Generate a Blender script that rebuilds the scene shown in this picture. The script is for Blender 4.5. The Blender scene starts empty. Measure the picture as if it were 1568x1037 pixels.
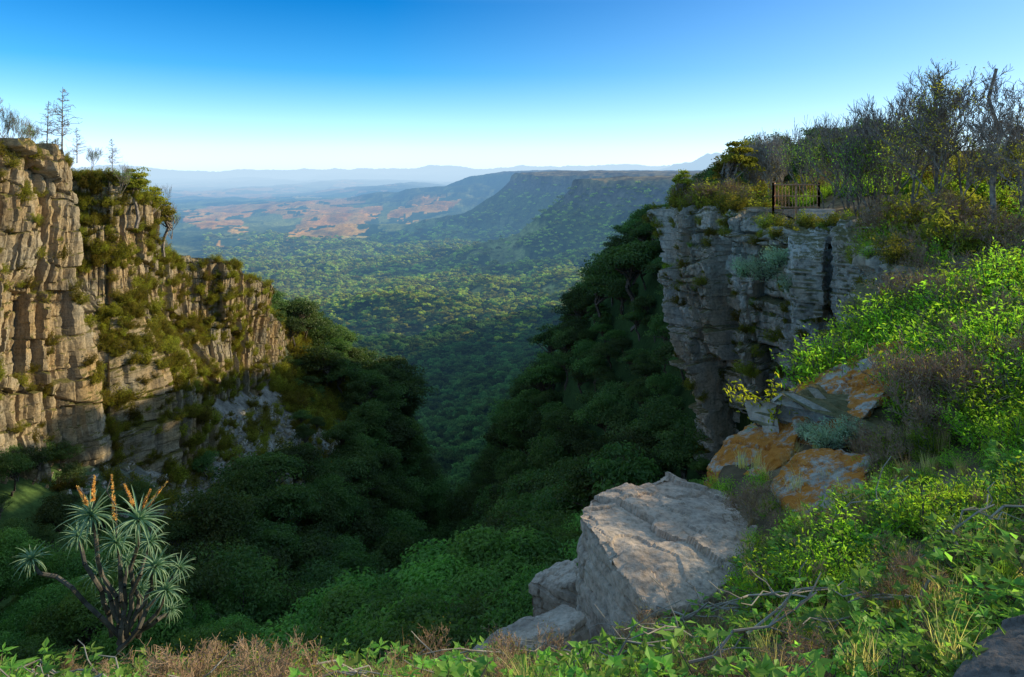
import bpy, bmesh, math, numpy as np
from mathutils import Vector
F=1022.0
rng=np.random.default_rng(7)
sc=bpy.context.scene
def P(u,v,y): return ((u-784)/F*y, y, (258-v)/F*y)
# ------------------------------------------------------------ noise
def hsh(ix,iy,iz=0,seed=0):
    ix=np.asarray(ix).astype(np.int64); iy=np.asarray(iy).astype(np.int64); iz=np.asarray(iz).astype(np.int64)
    n=(ix*374761393+iy*668265263+iz*1440662683+seed*974711)&0xFFFFFFFF
    n=((n^(n>>13))*1274126177)&0xFFFFFFFF
    n=n^(n>>16); n=(n*2246822519)&0xFFFFFFFF; n=n^(n>>15)
    return n/4294967296.0
def vn2(x,y,seed=0):
    x0=np.floor(x);y0=np.floor(y);fx=x-x0;fy=y-y0
    fx=fx*fx*(3-2*fx);fy=fy*fy*(3-2*fy)
    a=hsh(x0,y0,0,seed);b=hsh(x0+1,y0,0,seed);c=hsh(x0,y0+1,0,seed);d=hsh(x0+1,y0+1,0,seed)
    return (a*(1-fx)+b*fx)*(1-fy)+(c*(1-fx)+d*fx)*fy-0.5
def vn3(x,y,z,seed=0):
    x0=np.floor(x);y0=np.floor(y);z0=np.floor(z);fx=x-x0;fy=y-y0;fz=z-z0
    fx=fx*fx*(3-2*fx);fy=fy*fy*(3-2*fy);fz=fz*fz*(3-2*fz)
    def L(k):
        a=hsh(x0,y0,z0+k,seed);b=hsh(x0+1,y0,z0+k,seed);c=hsh(x0,y0+1,z0+k,seed);d=hsh(x0+1,y0+1,z0+k,seed)
        return (a*(1-fx)+b*fx)*(1-fy)+(c*(1-fx)+d*fx)*fy
    return L(0)*(1-fz)+L(1)*fz-0.5
def fbm2(x,y,o=4,seed=0):
    s=0;a=1
    for i in range(o):
        s=s+a*vn2(x*2**i+13.7*i,y*2**i-7.3*i,seed+i);a*=.5
    return s
def fbm3(x,y,z,o=4,seed=0):
    s=0;a=1
    for i in range(o):
        s=s+a*vn3(x*2**i+13.7*i,y*2**i-7.3*i,z*2**i+3.1*i,seed+i);a*=.5
    return s
def sstep(a,b,x):
    t=np.clip((x-a)/(b-a),0,1);return t*t*(3-2*t)
# ------------------------------------------------------------ terrain loft
R=[]
def row(y,*k): R.append((y,k))
row(-14,(-90,4),(-45,1),(-15,-1),(-6,-1.6),(-2,-1.7),(1,-1.7),(2.2,-1.6),(3.2,-1.5),(7,-1.2),(120,3))
row(0,(-90,4),(-45,1),(-14,-2),(-6,-1.9),(-2,-1.8),(1,-1.7),(2.2,-1.65),(3.2,-1.55),(7,-1.1),(120,4))
row(3,(-90,4),(-45,0),(-14,-3),(-5,-2.75),(-2,-2.65),(1,-2.5),(2,-2.3),(3,-2.05),(7,-1.35),(120,4))
row(6.3,(-90,4),(-45,0),(-14,-6),(-6,-4.95),(-2.5,-4.95),(.3,-4.85),(1.6,-4.4),(3.2,-3.5),(7,-2.5),(120,4))
row(7.2,(-90,4),(-45,0),(-14,-12),(-7,-9),(-2.5,-7.5),(.4,-6.5),(1.2,-5.0),(3.2,-3.85),(7.5,-2.65),(120,4))
row(9,(-90,4),(-45,0),(-16,-15),(-8,-13),(-3,-11),(.6,-8.5),(1.6,-6),(3.0,-4.35),(8,-2.85),(120,4))
row(10,(-90,4),(-45,0),(-17,-15.5),(-8.5,-14.5),(-3.5,-13),(1,-10.5),(2.5,-7),(3.1,-4.45),(8.5,-2.9),(120,4))
row(12,(-90,5),(-45,0),(-20,-16),(-9,-16),(-4,-15),(1,-13),(4.6,-10),(5.5,-4.2),(9.5,-2.9),(120,4))
row(15,(-90,5),(-45,1),(-28,-15),(-11,-17),(-5,-16.5),(3,-14),(7.9,-11),(8.7,-3.5),(12,-2.5),(120,4))
row(18,(-90,5),(-45,1),(-32,-15),(-13,-18),(-5.5,-18),(4,-15),(10.2,-12),(10.6,-3.0),(14,-2.0),(120,4))
row(22,(-90,6),(-45,2),(-36,-16),(-16,-20),(-6,-20.5),(5,-16.5),(12.0,-13),(12.4,-2.5),(16,-1.6),(120,4))
row(24,(-90,6),(-45,2),(-38,-17),(-17,-21),(-6.5,-22),(5,-17.5),(13.4,-13.5),(13.8,-2.4),(18,-1.4),(120,4))
row(30,(-90,6),(-45,2),(-40,-18),(-20,-23),(-8,-28),(5,-20),(13.8,-15),(14.2,-2.3),(18,-1.2),(120,4))
row(36,(-90,6),(-44,2),(-40,-19),(-22,-26),(-8.5,-32),(4.5,-23),(13.3,-16),(13.8,-2.4),(18,-1.3),(120,4))
row(42,(-90,6),(-43,2),(-40,-20),(-23,-28),(-9,-36),(4,-26),(13,-17.5),(13.6,-2.7),(20,-1.0),(120,5))
row(50,(-90,6),(-42,2),(-40,-21),(-24,-30),(-9,-41),(4,-30),(14,-18),(20,-2.6),(26,.5),(120,6))  # right plateau raised from here on to shade the left gorge side
row(60,(-90,6),(-44,1),(-42,-21),(-24,-33),(-9,-47),(4,-34),(15,-19),(21,-2.8),(30,1),(120,6))
row(75,(-90,5),(-44,-5),(-42,-24),(-24,-38),(-9.5,-54),(4,-40),(16,-19),(22,-4),(35,1),(130,6))
row(90,(-90,1),(-44,-13),(-42,-27),(-24,-43),(-10,-61),(3,-44),(14,-23),(21,-8),(40,-1),(140,6))
row(110,(-90,-10),(-43,-22),(-41,-33),(-24,-47),(-11,-71),(1,-50),(11,-27),(20,-14),(45,-4),(160,5))
row(135,(-90,-38),(-40,-35),(-34,-40),(-21,-53),(-12,-82),(-2,-62),(8,-42),(22,-24),(50,-8),(200,4))
row(170,(-140,-95),(-60,-78),(-48,-85),(-34,-92),(-18,-99),(-8,-88),(4,-66),(30,-40),(70,-15),(300,5))
row(300,(-600,-150),(-200,-145),(-140,-142),(-80,-140),(-35,-138),(0,-130),(30,-108),(80,-50),(200,-20),(800,10))
row(500,(-900,-215),(-350,-205),(-220,-203),(-130,-200),(-50,-195),(10,-172),(90,-115),(180,-50),(300,-20),(1200,20))
row(1000,(-1500,-330),(-600,-318),(-400,-312),(-240,-308),(-90,-300),(50,-270),(170,-205),(330,-60),(450,-30),(2400,20))
row(1800,(-2500,-460),(-1000,-455),(-700,-450),(-400,-445),(-160,-432),(60,-405),(320,-330),(720,-80),(900,-40),(4000,20))  # hidden right rim pulled in to cast shade on the near valley
row(2500,(-3500,-540),(-1500,-535),(-1000,-530),(-600,-522),(-250,-506),(100,-484),(600,-430),(2000,-100),(2400,-50),(5000,20))  # hidden right rim set back to let sun onto the valley
row(3300,(-4600,-600),(-1900,-595),(-1300,-590),(-800,-585),(-350,-560),(60,-530),(600,-450),(2000,-100),(2400,-50),(5500,20))
row(3900,(-5600,-640),(-2200,-635),(-1500,-630),(-950,-625),(-480,-600),(0,-540),(330,-440),(760,-100),(950,-55),(6000,20))
row(4300,(-6000,-660),(-2400,-650),(-1600,-645),(-1000,-630),(-590,-575),(-60,-410),(190,-255),(400,-68),(650,-54),(6000,20))
row(5400,(-7000,-685),(-3000,-680),(-2000,-675),(-1300,-670),(-500,-670),(100,-650),(1200,-560),(2300,-90),(2700,-50),(8000,10))
row(6400,(-8000,-690),(-3500,-690),(-2800,-690),(-2200,-685),(-1000,-675),(-480,-560),(-50,-400),(260,-80),(700,-45),(9000,-20))
row(7000,(-9000,-690),(-4000,-690),(-3200,-690),(-2400,-690),(-1120,-610),(-575,-400),(-199,-230),(30,-40),(520,-34),(9000,-30))
row(8500,(-11000,-700),(-5000,-700),(-4000,-700),(-3000,-700),(-1200,-695),(-300,-650),(1200,-580),(2600,-80),(3200,-50),(12000,-40))
row(12000,(-15000,-700),(-9000,-700),(-7000,-690),(-5500,-680),(-3100,-540),(-1925,-340),(-986,-200),(-164,-60),(400,-40),(15000,-40))
row(15000,(-19000,-700),(-11000,-700),(-9000,-700),(-7000,-695),(-4500,-690),(-2500,-640),(-1000,-600),(500,-560),(3000,-500),(18000,-500))
row(30000,(-38000,-680),(-22000,-680),(-18000,-680),(-14000,-680),(-9000,-680),(-4000,-680),(0,-680),(4000,-600),(9000,-500),(38000,-400))
row(60000,(-76000,-330),(-44000,-330),(-36000,-330),(-28000,-330),(-18000,-330),(-8000,-330),(0,-300),(8000,-250),(18000,-200),(76000,-200))
row(95000,(-120000,-500),(-70000,-500),(-60000,-500),(-45000,-500),(-30000,-500),(-15000,-500),(0,-500),(15000,-500),(30000,-500),(120000,-500))
RY=np.array([r[0] for r in R],float);RP=np.log(RY+20)
KX=np.array([[k[0] for k in r[1]] for r in R],float);KZ=np.array([[k[1] for k in r[1]] for r in R],float)
def Hgt(x,y):
    x=np.asarray(x,float);y=np.asarray(y,float)
    p=np.log(y+20)
    z=np.zeros_like(x);xs=[];zs=[]
    for k in range(10):
        xs.append(np.interp(p,RP,KX[:,k]));zs.append(np.interp(p,RP,KZ[:,k]))
    z=np.where(x<=xs[0],zs[0],z)
    for k in range(9):
        t=(x-xs[k])/(xs[k+1]-xs[k])
        m=(x>xs[k])&(x<=xs[k+1])
        z=np.where(m,zs[k]+(zs[k+1]-zs[k])*t,z)
    z=np.where(x>xs[9],zs[9],z)
    z=z+fbm2(x/1.1,y/1.1,3,1)*.12
    z=z+fbm2(x/9,y/9,3,2)*1.3*sstep(9,30,y)*(1-.8*sstep(8,14,x)*(1-sstep(60,90,y)))
    z=z+fbm2(x/120,y/120,4,3)*14*sstep(180,900,y)
    dm=sstep(-80,-200,z)
    z=z+fbm2(x/650,y/500,4,4)*(70*dm+16*(1-dm))*sstep(2500,6000,y)
    z=z+fbm2(x/330,y/300,4,14)*60*sstep(700,1500,y)*dm*(1-sstep(8500,11000,y))*sstep(-630,-560,z)
    z=z+fbm2(x/260,y/420,3,15)*70*sstep(900,1800,y)*(1-sstep(4200,7000,y))*dm
    z=z-(.5-np.abs(vn2(x/420+y/300,y/240,6)))*190*sstep(2800,4000,y)*sstep(-90,-200,z)*sstep(-640,-500,z)
    z=z-40*sstep(-78,-92,z)*sstep(-330,-100,z)*sstep(1200,2200,y)*(1-sstep(9000,11000,y))
    z=z+np.maximum(fbm2(x/3500,y/4500,4,5),-.1)*330*sstep(10000,20000,y)
    z=z+np.maximum(fbm2(x/9000,y/9000,5,8),-.3)*1000*sstep(30000,60000,y)
    z=z+1000*np.exp(-((x-9300)/2300)**2-((y-31000)/3000)**2)*(1+.5*fbm2(x/900,y/1500,3,9))
    return z
def Hrim(x,y):
    z=Hgt(x,y);return np.where((y>21)&(y<46),np.maximum(z,-2.6),z)
# ------------------------------------------------------------ mesh helper
def mkmesh(name,V,faces,attrs=None,smooth=False,mats=(),cols=None):
    V=np.asarray(V,np.float32)
    me=bpy.data.meshes.new(name)
    nl=sum(f.size for f,_ in faces);nf=sum(len(f) for f,_ in faces)
    me.vertices.add(len(V));me.vertices.foreach_set("co",V.ravel())
    me.loops.add(nl);me.polygons.add(nf)
    me.loops.foreach_set("vertex_index",np.concatenate([f.ravel() for f,_ in faces]).astype(np.int32))
    st=[];mi=[];o=0
    for f,m in faces:
        k=f.shape[1];st.append(o+np.arange(len(f))*k);o+=f.size;mi.append(np.full(len(f),m))
    me.polygons.foreach_set("loop_start",np.concatenate(st).astype(np.int32))
    me.polygons.foreach_set("material_index",np.concatenate(mi).astype(np.int32))
    me.polygons.foreach_set("use_smooth",np.full(nf,bool(smooth)))
    for k,a in (attrs or {}).items():
        at=me.attributes.new(k,'FLOAT','POINT');at.data.foreach_set("value",np.asarray(a,np.float32))
    if cols is not None:
        at=me.color_attributes.new("Col",'FLOAT_COLOR','POINT')
        c=np.ones((len(V),4),np.float32);c[:,:3]=cols;at.data.foreach_set("color",c.ravel())
    for m in mats: me.materials.append(m)
    me.update(calc_edges=True);me.validate()
    return me
def link(name,me,loc=(0,0,0),rotz=0,s=1,parent=None):
    ob=bpy.data.objects.new(name,me);sc.collection.objects.link(ob)
    ob.location=loc;ob.rotation_euler=(0,0,rotz)
    ob.scale=(s,s,s) if not hasattr(s,'__len__') else s
    if parent: ob.parent=parent
    return ob
def gridfaces(nr,nc):
    i=np.arange(nr*nc).reshape(nr,nc)
    return np.stack([i[:-1,:-1],i[:-1,1:],i[1:,1:],i[1:,:-1]],-1).reshape(-1,4)
# ------------------------------------------------------------ materials
def N(nt,t,**kw):
    n=nt.nodes.new(t)
    for k,v in kw.items():
        if k=='inp':
            for a,b in v.items(): n.inputs[a].default_value=b
        else: setattr(n,k,v)
    return n
def haze_group():  # haze painted into the materials as emission, growing with distance from the origin
    g=bpy.data.node_groups.new("PaintedHaze","ShaderNodeTree")
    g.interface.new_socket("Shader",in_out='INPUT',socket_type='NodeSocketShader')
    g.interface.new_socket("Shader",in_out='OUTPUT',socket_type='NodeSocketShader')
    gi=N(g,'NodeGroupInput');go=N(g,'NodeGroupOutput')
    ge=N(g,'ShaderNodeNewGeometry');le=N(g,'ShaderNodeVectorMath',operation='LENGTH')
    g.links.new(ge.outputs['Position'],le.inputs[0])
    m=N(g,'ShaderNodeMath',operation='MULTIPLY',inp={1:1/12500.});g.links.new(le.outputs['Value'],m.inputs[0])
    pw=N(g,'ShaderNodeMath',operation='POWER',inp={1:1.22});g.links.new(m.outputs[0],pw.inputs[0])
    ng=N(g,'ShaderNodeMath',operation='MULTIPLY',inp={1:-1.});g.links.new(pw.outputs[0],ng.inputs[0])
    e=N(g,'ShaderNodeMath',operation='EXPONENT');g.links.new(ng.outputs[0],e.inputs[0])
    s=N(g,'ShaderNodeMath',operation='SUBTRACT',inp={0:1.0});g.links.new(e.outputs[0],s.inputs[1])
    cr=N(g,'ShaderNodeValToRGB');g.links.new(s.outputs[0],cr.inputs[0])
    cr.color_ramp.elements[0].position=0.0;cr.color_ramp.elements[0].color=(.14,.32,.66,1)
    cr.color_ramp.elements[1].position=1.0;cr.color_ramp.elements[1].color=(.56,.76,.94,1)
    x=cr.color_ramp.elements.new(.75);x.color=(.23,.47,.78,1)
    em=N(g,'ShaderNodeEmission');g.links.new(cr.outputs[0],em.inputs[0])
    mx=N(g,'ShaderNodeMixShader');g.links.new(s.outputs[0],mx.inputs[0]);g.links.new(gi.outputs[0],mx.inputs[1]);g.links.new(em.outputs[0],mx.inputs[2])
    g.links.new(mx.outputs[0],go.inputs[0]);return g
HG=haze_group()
def newmat(name):
    m=bpy.data.materials.new(name);m.use_nodes=True;nt=m.node_tree;nt.nodes.clear()
    try: m.cycles.emission_sampling='NONE'
    except Exception: pass
    return m,nt
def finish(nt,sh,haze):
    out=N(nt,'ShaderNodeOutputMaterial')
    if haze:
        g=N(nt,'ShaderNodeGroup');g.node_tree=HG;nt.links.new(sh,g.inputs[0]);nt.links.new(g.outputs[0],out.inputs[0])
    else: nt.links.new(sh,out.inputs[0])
def mixc(nt,fac,a,b,mode='MIX'):
    n=N(nt,'ShaderNodeMix',data_type='RGBA',blend_type=mode)
    for sk,v in ((n.inputs[0],fac),(n.inputs[6],a),(n.inputs[7],b)):
        if hasattr(v,'links'): nt.links.new(v,sk)
        elif isinstance(v,(int,float)): sk.default_value=v
        else: sk.default_value=(*v,1)
    return n.outputs[2]
def noise(nt,vec,scale,detail=4,rough=.6,dist=0):
    n=N(nt,'ShaderNodeTexNoise',inp={'Scale':scale,'Detail':detail,'Roughness':rough,'Distortion':dist})
    if vec is not None: nt.links.new(vec,n.inputs['Vector'])
    return n.outputs['Fac']
def ramp(nt,fac,stops):
    c=N(nt,'ShaderNodeValToRGB');nt.links.new(fac,c.inputs[0]);e=c.color_ramp.elements
    e[0].position=stops[0][0];e[0].color=(*stops[0][1],1);e[1].position=stops[-1][0];e[1].color=(*stops[-1][1],1)
    for p,col in stops[1:-1]:
        k=e.new(p);k.color=(*col,1)
    return c.outputs[0]
def gray(a): return (a,a,a)
def leafmat(name,ca,cb,trans=.4,haze=False,vary=.5,gloss=.05):
    m,nt=newmat(name)
    at=N(nt,'ShaderNodeAttribute',attribute_name='var');oi=N(nt,'ShaderNodeObjectInfo')
    c=mixc(nt,at.outputs['Fac'],ca,cb)
    mr=N(nt,'ShaderNodeMapRange',inp={3:1-vary,4:1+vary});nt.links.new(oi.outputs['Random'],mr.inputs[0])
    mh=N(nt,'ShaderNodeMapRange',inp={3:.465,4:.515});nt.links.new(oi.outputs['Random'],mh.inputs[0])
    hs=N(nt,'ShaderNodeHueSaturation');nt.links.new(c,hs.inputs['Color']);nt.links.new(mr.outputs[0],hs.inputs['Value']);nt.links.new(mh.outputs[0],hs.inputs['Hue'])
    d=N(nt,'ShaderNodeBsdfDiffuse');t=N(nt,'ShaderNodeBsdfTranslucent')
    nt.links.new(hs.outputs[0],d.inputs[0])
    tc=mixc(nt,.5,hs.outputs[0],(1.0,1.35,.35),'MULTIPLY');
    hs2=N(nt,'ShaderNodeHueSaturation',inp={'Value':1.9});nt.links.new(tc,hs2.inputs['Color']);nt.links.new(hs2.outputs[0],t.inputs[0])
    m1=N(nt,'ShaderNodeMixShader',inp={0:trans});nt.links.new(d.outputs[0],m1.inputs[1]);nt.links.new(t.outputs[0],m1.inputs[2])
    last=m1.outputs[0]
    if gloss>0:
        g=N(nt,'ShaderNodeBsdfGlossy',inp={'Roughness':.5});g.inputs['Color'].default_value=(.7,.75,.7,1)
        m2=N(nt,'ShaderNodeMixShader',inp={0:gloss});nt.links.new(last,m2.inputs[1]);nt.links.new(g.outputs[0],m2.inputs[2]);last=m2.outputs[0]
    finish(nt,last,haze);return m
def plain(name,ca,cb,scale=6,rough=.85,haze=False,bump=.3):
    m,nt=newmat(name);ge=N(nt,'ShaderNodeNewGeometry')
    f=noise(nt,ge.outputs['Position'],scale,2)
    c=ramp(nt,f,[(.35,ca),(.65,cb)])
    b=N(nt,'ShaderNodeBsdfDiffuse');nt.links.new(c,b.inputs['Color'])
    finish(nt,b.outputs[0],haze);return m
def rockmat(name,light,warm,dark,veg=.0,lichen=0.0,s=1.0,bd=.12,darkamt=.8):
    m,nt=newmat(name);ge=N(nt,'ShaderNodeNewGeometry');pos=ge.outputs['Position']
    mp=N(nt,'ShaderNodeMapping');mp.inputs['Scale'].default_value=(1,1,.18);nt.links.new(pos,mp.inputs[0])
    mb=N(nt,'ShaderNodeMapping');mb.inputs['Scale'].default_value=(.5,.5,3);mb.inputs['Rotation'].default_value=(.12,.1,0);nt.links.new(pos,mb.inputs[0])
    n1=noise(nt,pos,.22*s,4,.65);n2=noise(nt,mp.outputs[0],.9*s,4,.7);n3=noise(nt,mb.outputs[0],1.2*s,3,.7);n4=noise(nt,pos,7*s,4,.7)
    c=mixc(nt,ramp(nt,n1,[(.38,gray(0)),(.62,gray(1))]),light,warm)
    c=mixc(nt,ramp(nt,n2,[(.46,gray(0)),(.68,gray(darkamt))]),c,dark)
    c=mixc(nt,ramp(nt,n3,[(.5,gray(0)),(.75,gray(darkamt*.5))]),c,dark)
    c=mixc(nt,1.0,c,ramp(nt,n4,[(.25,gray(.45)),(.5,gray(1)),(.8,gray(1.35))]),'MULTIPLY')
    if lichen>0:
        nl2=noise(nt,pos,2.1,5,.7,.3)
        c=mixc(nt,ramp(nt,nl2,[(.57,gray(0)),(.62,gray(.6))]),c,(.25,.29,.15))
        nl=noise(nt,pos,2.0,6,.85,.3)
        c=mixc(nt,ramp(nt,nl,[(.44,gray(0)),(.52,gray(.92))]),c,mixc(nt,n4,(.34,.09,.010),(.82,.31,.03)))
    if veg>0:
        sx=N(nt,'ShaderNodeSeparateXYZ');nt.links.new(ge.outputs['Normal'],sx.inputs[0])
        a=N(nt,'ShaderNodeMath',operation='ADD');nt.links.new(sx.outputs['Z'],a.inputs[0])
        mm=N(nt,'ShaderNodeMath',operation='MULTIPLY_ADD',inp={1:1.2,2:-.6});nt.links.new(n1,mm.inputs[0]);nt.links.new(mm.outputs[0],a.inputs[1])
        fv=ramp(nt,a.outputs[0],[(.45,gray(0)),(.7,gray(veg))])
        c=mixc(nt,fv,c,ramp(nt,n4,[(.3,(.07,.075,.02)),(.7,(.22,.18,.06))]))
    b=N(nt,'ShaderNodeBsdfDiffuse',inp={'Roughness':.6});nt.links.new(c,b.inputs['Color'])
    n5=noise(nt,pos,3*s,6,.75)
    bp=N(nt,'ShaderNodeBump',inp={'Strength':.85,'Distance':bd/s});nt.links.new(n5,bp.inputs['Height']);nt.links.new(bp.outputs[0],b.inputs['Normal'])
    finish(nt,b.outputs[0],False);return m
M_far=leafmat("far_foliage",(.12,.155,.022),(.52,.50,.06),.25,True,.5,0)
M_farshade=leafmat("shade_darkened_foliage",(.035,.08,.024),(.13,.20,.05),.25,True,.5,0)  # darkened copy of the far foliage, painting shade onto the near valley
M_forest=leafmat("forest_foliage",(.03,.07,.02),(.13,.19,.045),.3,False,.5,.03)
M_near=leafmat("broadleaf_foliage",(.03,.085,.018),(.19,.32,.065),.35,False,.4,.03)
M_bush=leafmat("bush_leaves",(.10,.21,.015),(.36,.50,.04),.5,False,.4,.02)
M_herb=leafmat("herb_leaves",(.07,.20,.04),(.28,.44,.07),.45,False,.4,.02)
M_olive=leafmat("olive_shrub_leaves",(.10,.11,.018),(.36,.31,.05),.4,False,.4,0)
M_silver=leafmat("silver_leaves",(.24,.30,.20),(.46,.54,.38),.3,False,.15,.03)
M_yell=leafmat("yellow_leaves",(.26,.34,.015),(.58,.58,.04),.5,False,.1,.0)
M_grass=leafmat("grass_blades",(.08,.18,.02),(.24,.34,.06),.4,False,.3,.0)
M_dry=leafmat("dry_grass",(.34,.25,.10),(.66,.50,.22),.4,False,.3,0)
M_drytw=plain("dry_twigs",(.24,.15,.095),(.46,.31,.19),9)
M_bark=plain("bark",(.07,.055,.04),(.19,.16,.13),8)
M_grey=plain("burnt_wood",(.10,.085,.07),(.34,.285,.23),5)
M_pale=plain("pale_twigs",(.26,.22,.17),(.45,.40,.33),6)
M_cliffL=rockmat("cliff_rock_warm",(.44,.37,.255),(.50,.345,.17),(.12,.105,.08),.95,0,1,.12,.8)
M_cliffR=rockmat("cliff_rock_grey",(.68,.62,.52),(.56,.42,.28),(.19,.18,.155),.85,0,1,.16)
M_rock=rockmat("boulder_rock",(.62,.50,.38),(.58,.42,.30),(.28,.22,.17),0,0,2.2,.07,.7)
M_shaderock=rockmat("shade_darkened_rock",(.20,.17,.145),(.17,.135,.11),(.08,.07,.06),0,0,2.2,.06,.6)  # boulder rock with shade put into its colour
M_lich=rockmat("lichen_rock",(.52,.46,.37),(.44,.35,.26),(.22,.19,.15),0,.55,1.8,.08,.6)
# ------------------------------------------------------------ ground sheet
polys=[([(285,326),(330,318),(380,316),(460,318),(520,324),(590,325),(585,345),(560,362),(500,372),(425,378),(450,352),(460,338),(400,328),(372,332),(380,350),(368,366),(330,350),(288,346)],0),
 ([(600,333),(640,321),(715,314),(718,322),(690,330),(660,338),(610,347)],0),([(600,348),(690,338),(688,346),(620,352)],1),
 ([(265,291),(345,293),(345,299),(290,302)],0),([(510,284),(560,288),(545,292),(515,291)],0),([(590,288),(612,286),(610,296),(594,296)],0),
 ([(330,372),(372,370),(370,378),(335,380)],0),([(690,275),(740,274),(730,279),(700,280)],0),([(380,300),(420,299),(425,303),(385,304)],0),([(520,366),(570,366),(565,371),(525,372)],1),([(700,296),(730,298),(700,304)],0),([(440,300),(530,303),(560,306),(500,307)],1)]
def pip(px,py,poly):
    ins=np.zeros(px.shape,bool);n=len(poly);j=n-1
    for i in range(n):
        xi,yi=poly[i];xj,yj=poly[j]
        c=((yi>py)!=(yj>py))&(px<(xj-xi)*(py-yi)/((yj-yi)+1e-9)+xi)
        ins^=c;j=i
    return ins
def landcol(x,y,z,slope):
    n=len(x);C=np.zeros((n,3))
    a=fbm2(x/60,y/60,4,20)[:,None]+.5
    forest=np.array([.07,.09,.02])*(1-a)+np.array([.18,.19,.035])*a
    fd=np.array([.03,.06,.018])*(1-a)+np.array([.07,.11,.03])*a  # darker forest ground, shade painted in for the near valley
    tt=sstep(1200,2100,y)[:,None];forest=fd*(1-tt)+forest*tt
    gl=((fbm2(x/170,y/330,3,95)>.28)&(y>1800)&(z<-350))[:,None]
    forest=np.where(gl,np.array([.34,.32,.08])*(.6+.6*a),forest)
    cell=hsh(np.floor(x/520+fbm2(x/900,y/900,2,31)*2.2),np.floor(y/760+fbm2(x/900,y/900,2,33)*2.2),0,35)
    big=fbm2(x/2600,y/3600,4,36)
    pl=np.array([.04,.09,.03])*(1-cell[:,None])+np.array([.32,.34,.08])*cell[:,None]
    pl=np.where(((big>.22)&(cell>.4)&(y>11000))[:,None],np.array([.70,.36,.10]),pl)
    f=sstep(4500,7000,y)[:,None]*(z<-560)[:,None]
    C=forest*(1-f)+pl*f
    yy=np.maximum(y,10.)
    wU=fbm2(x/700,y/900,3,41)*16;wV=fbm2(x/700,y/1100,3,42)*5
    U=784+F*x/yy+wU;V=258+F*690/yy+wV*np.clip(yy/9000,0,1.2)**-1
    brown=np.array([.92,.38,.04]);tan=np.array([.92,.62,.12])
    fld=np.zeros(n,bool)
    for po,k in polys:
        m=pip(U,V,po)&(y>4500)&(z<-450)
        vv=(fbm2(x/260,y/420,4,50+k)+.5)[:,None];c2=hsh(np.floor(x/330+vv[:,0]*2),np.floor(y/480+vv[:,0]*2),0,77)[:,None]
        base=(tan if k else brown)*(1-.45*c2)+np.array([.82,.60,.14])*.45*c2
        C=np.where(m[:,None],base*(.45+.8*vv),C)
        C=np.where(m[:,None]&((c2>.92)|(vv>.78)),np.array([.08,.13,.04]),C);fld|=m
    rk=sstep(.62,1.1,slope)*(y>1200)*sstep(-330,-150,z)
    C=C*(1-rk[:,None]*.8)+np.array([.18,.135,.10])*rk[:,None]*.8
    tp=(z>-105)&(y>1500)&(y<14000)
    C=np.where(tp[:,None],np.array([.24,.17,.06])*(.3+a*1.2),C)
    scr=sstep(-22,-28,x+fbm2(x/5,y/5,3,60)*5)*sstep(52,62,y)*(1-sstep(112,125,y))
    sc_=np.array([.24,.22,.18])*(.5+1.0*(fbm2(x/.9,y/.9,3,61)[:,None]+.5))
    C=C*(1-scr[:,None])+sc_*scr[:,None]
    nr=(1-sstep(10,14,y))[:,None]
    so=(fbm2(x/.8,y/.8,4,70)[:,None]+.5)
    soil=np.array([.15,.10,.055])*(1-so)+np.array([.34,.25,.14])*so
    C=C*(1-nr)+soil*nr
    pt=((y>=10)&(y<70)&(z>-6))[:,None]
    C=np.where(pt,soil*.85,C)
    return C,fld
NR,NC=980,900
yy=np.concatenate([np.linspace(-14,2,26,endpoint=False),np.geomspace(22,95020,NR-26)-20])
s=np.linspace(-1,1,NC);s=1.25*(0.45*s+.55*s**3)
Yg=np.repeat(yy[:,None],NC,1);Xg=s[None,:]*(Yg+50)*1.0
x=Xg.ravel();y=Yg.ravel();z=Hgt(x,y);Zg=z.reshape(NR,NC)
gx=np.gradient(Zg,axis=1)/np.maximum(np.gradient(Xg,axis=1),1e-6);gy=np.gradient(Zg,axis=0)/np.gradient(Yg,axis=0)
slope=np.hypot(gx,gy).ravel()
C,_=landcol(x,y,z,slope)
mg,nt=newmat("ground_land")
at=N(nt,'ShaderNodeAttribute',attribute_name='Col');ge=N(nt,'ShaderNodeNewGeometry')
n1=noise(nt,ge.outputs['Position'],.035,4,.7);n2=noise(nt,ge.outputs['Position'],2.5,4,.7)
c=mixc(nt,1.0,at.outputs['Color'],ramp(nt,n1,[(.3,gray(.5)),(.5,gray(1)),(.72,gray(1.6))]),'MULTIPLY')
c=mixc(nt,1.0,c,ramp(nt,n2,[(.3,gray(.6)),(.7,gray(1.35))]),'MULTIPLY')
b=N(nt,'ShaderNodeBsdfDiffuse');nt.links.new(c,b.inputs['Color'])
bp=N(nt,'ShaderNodeBump',inp={'Strength':.7,'Distance':.08});nt.links.new(n2,bp.inputs['Height']);nt.links.new(bp.outputs[0],b.inputs['Normal'])
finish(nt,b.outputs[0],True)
link("ground_terrain",mkmesh("ground_terrain",np.stack([x,y,z],1),[(gridfaces(NR,NC),0)],smooth=True,mats=[mg],cols=C))
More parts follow.
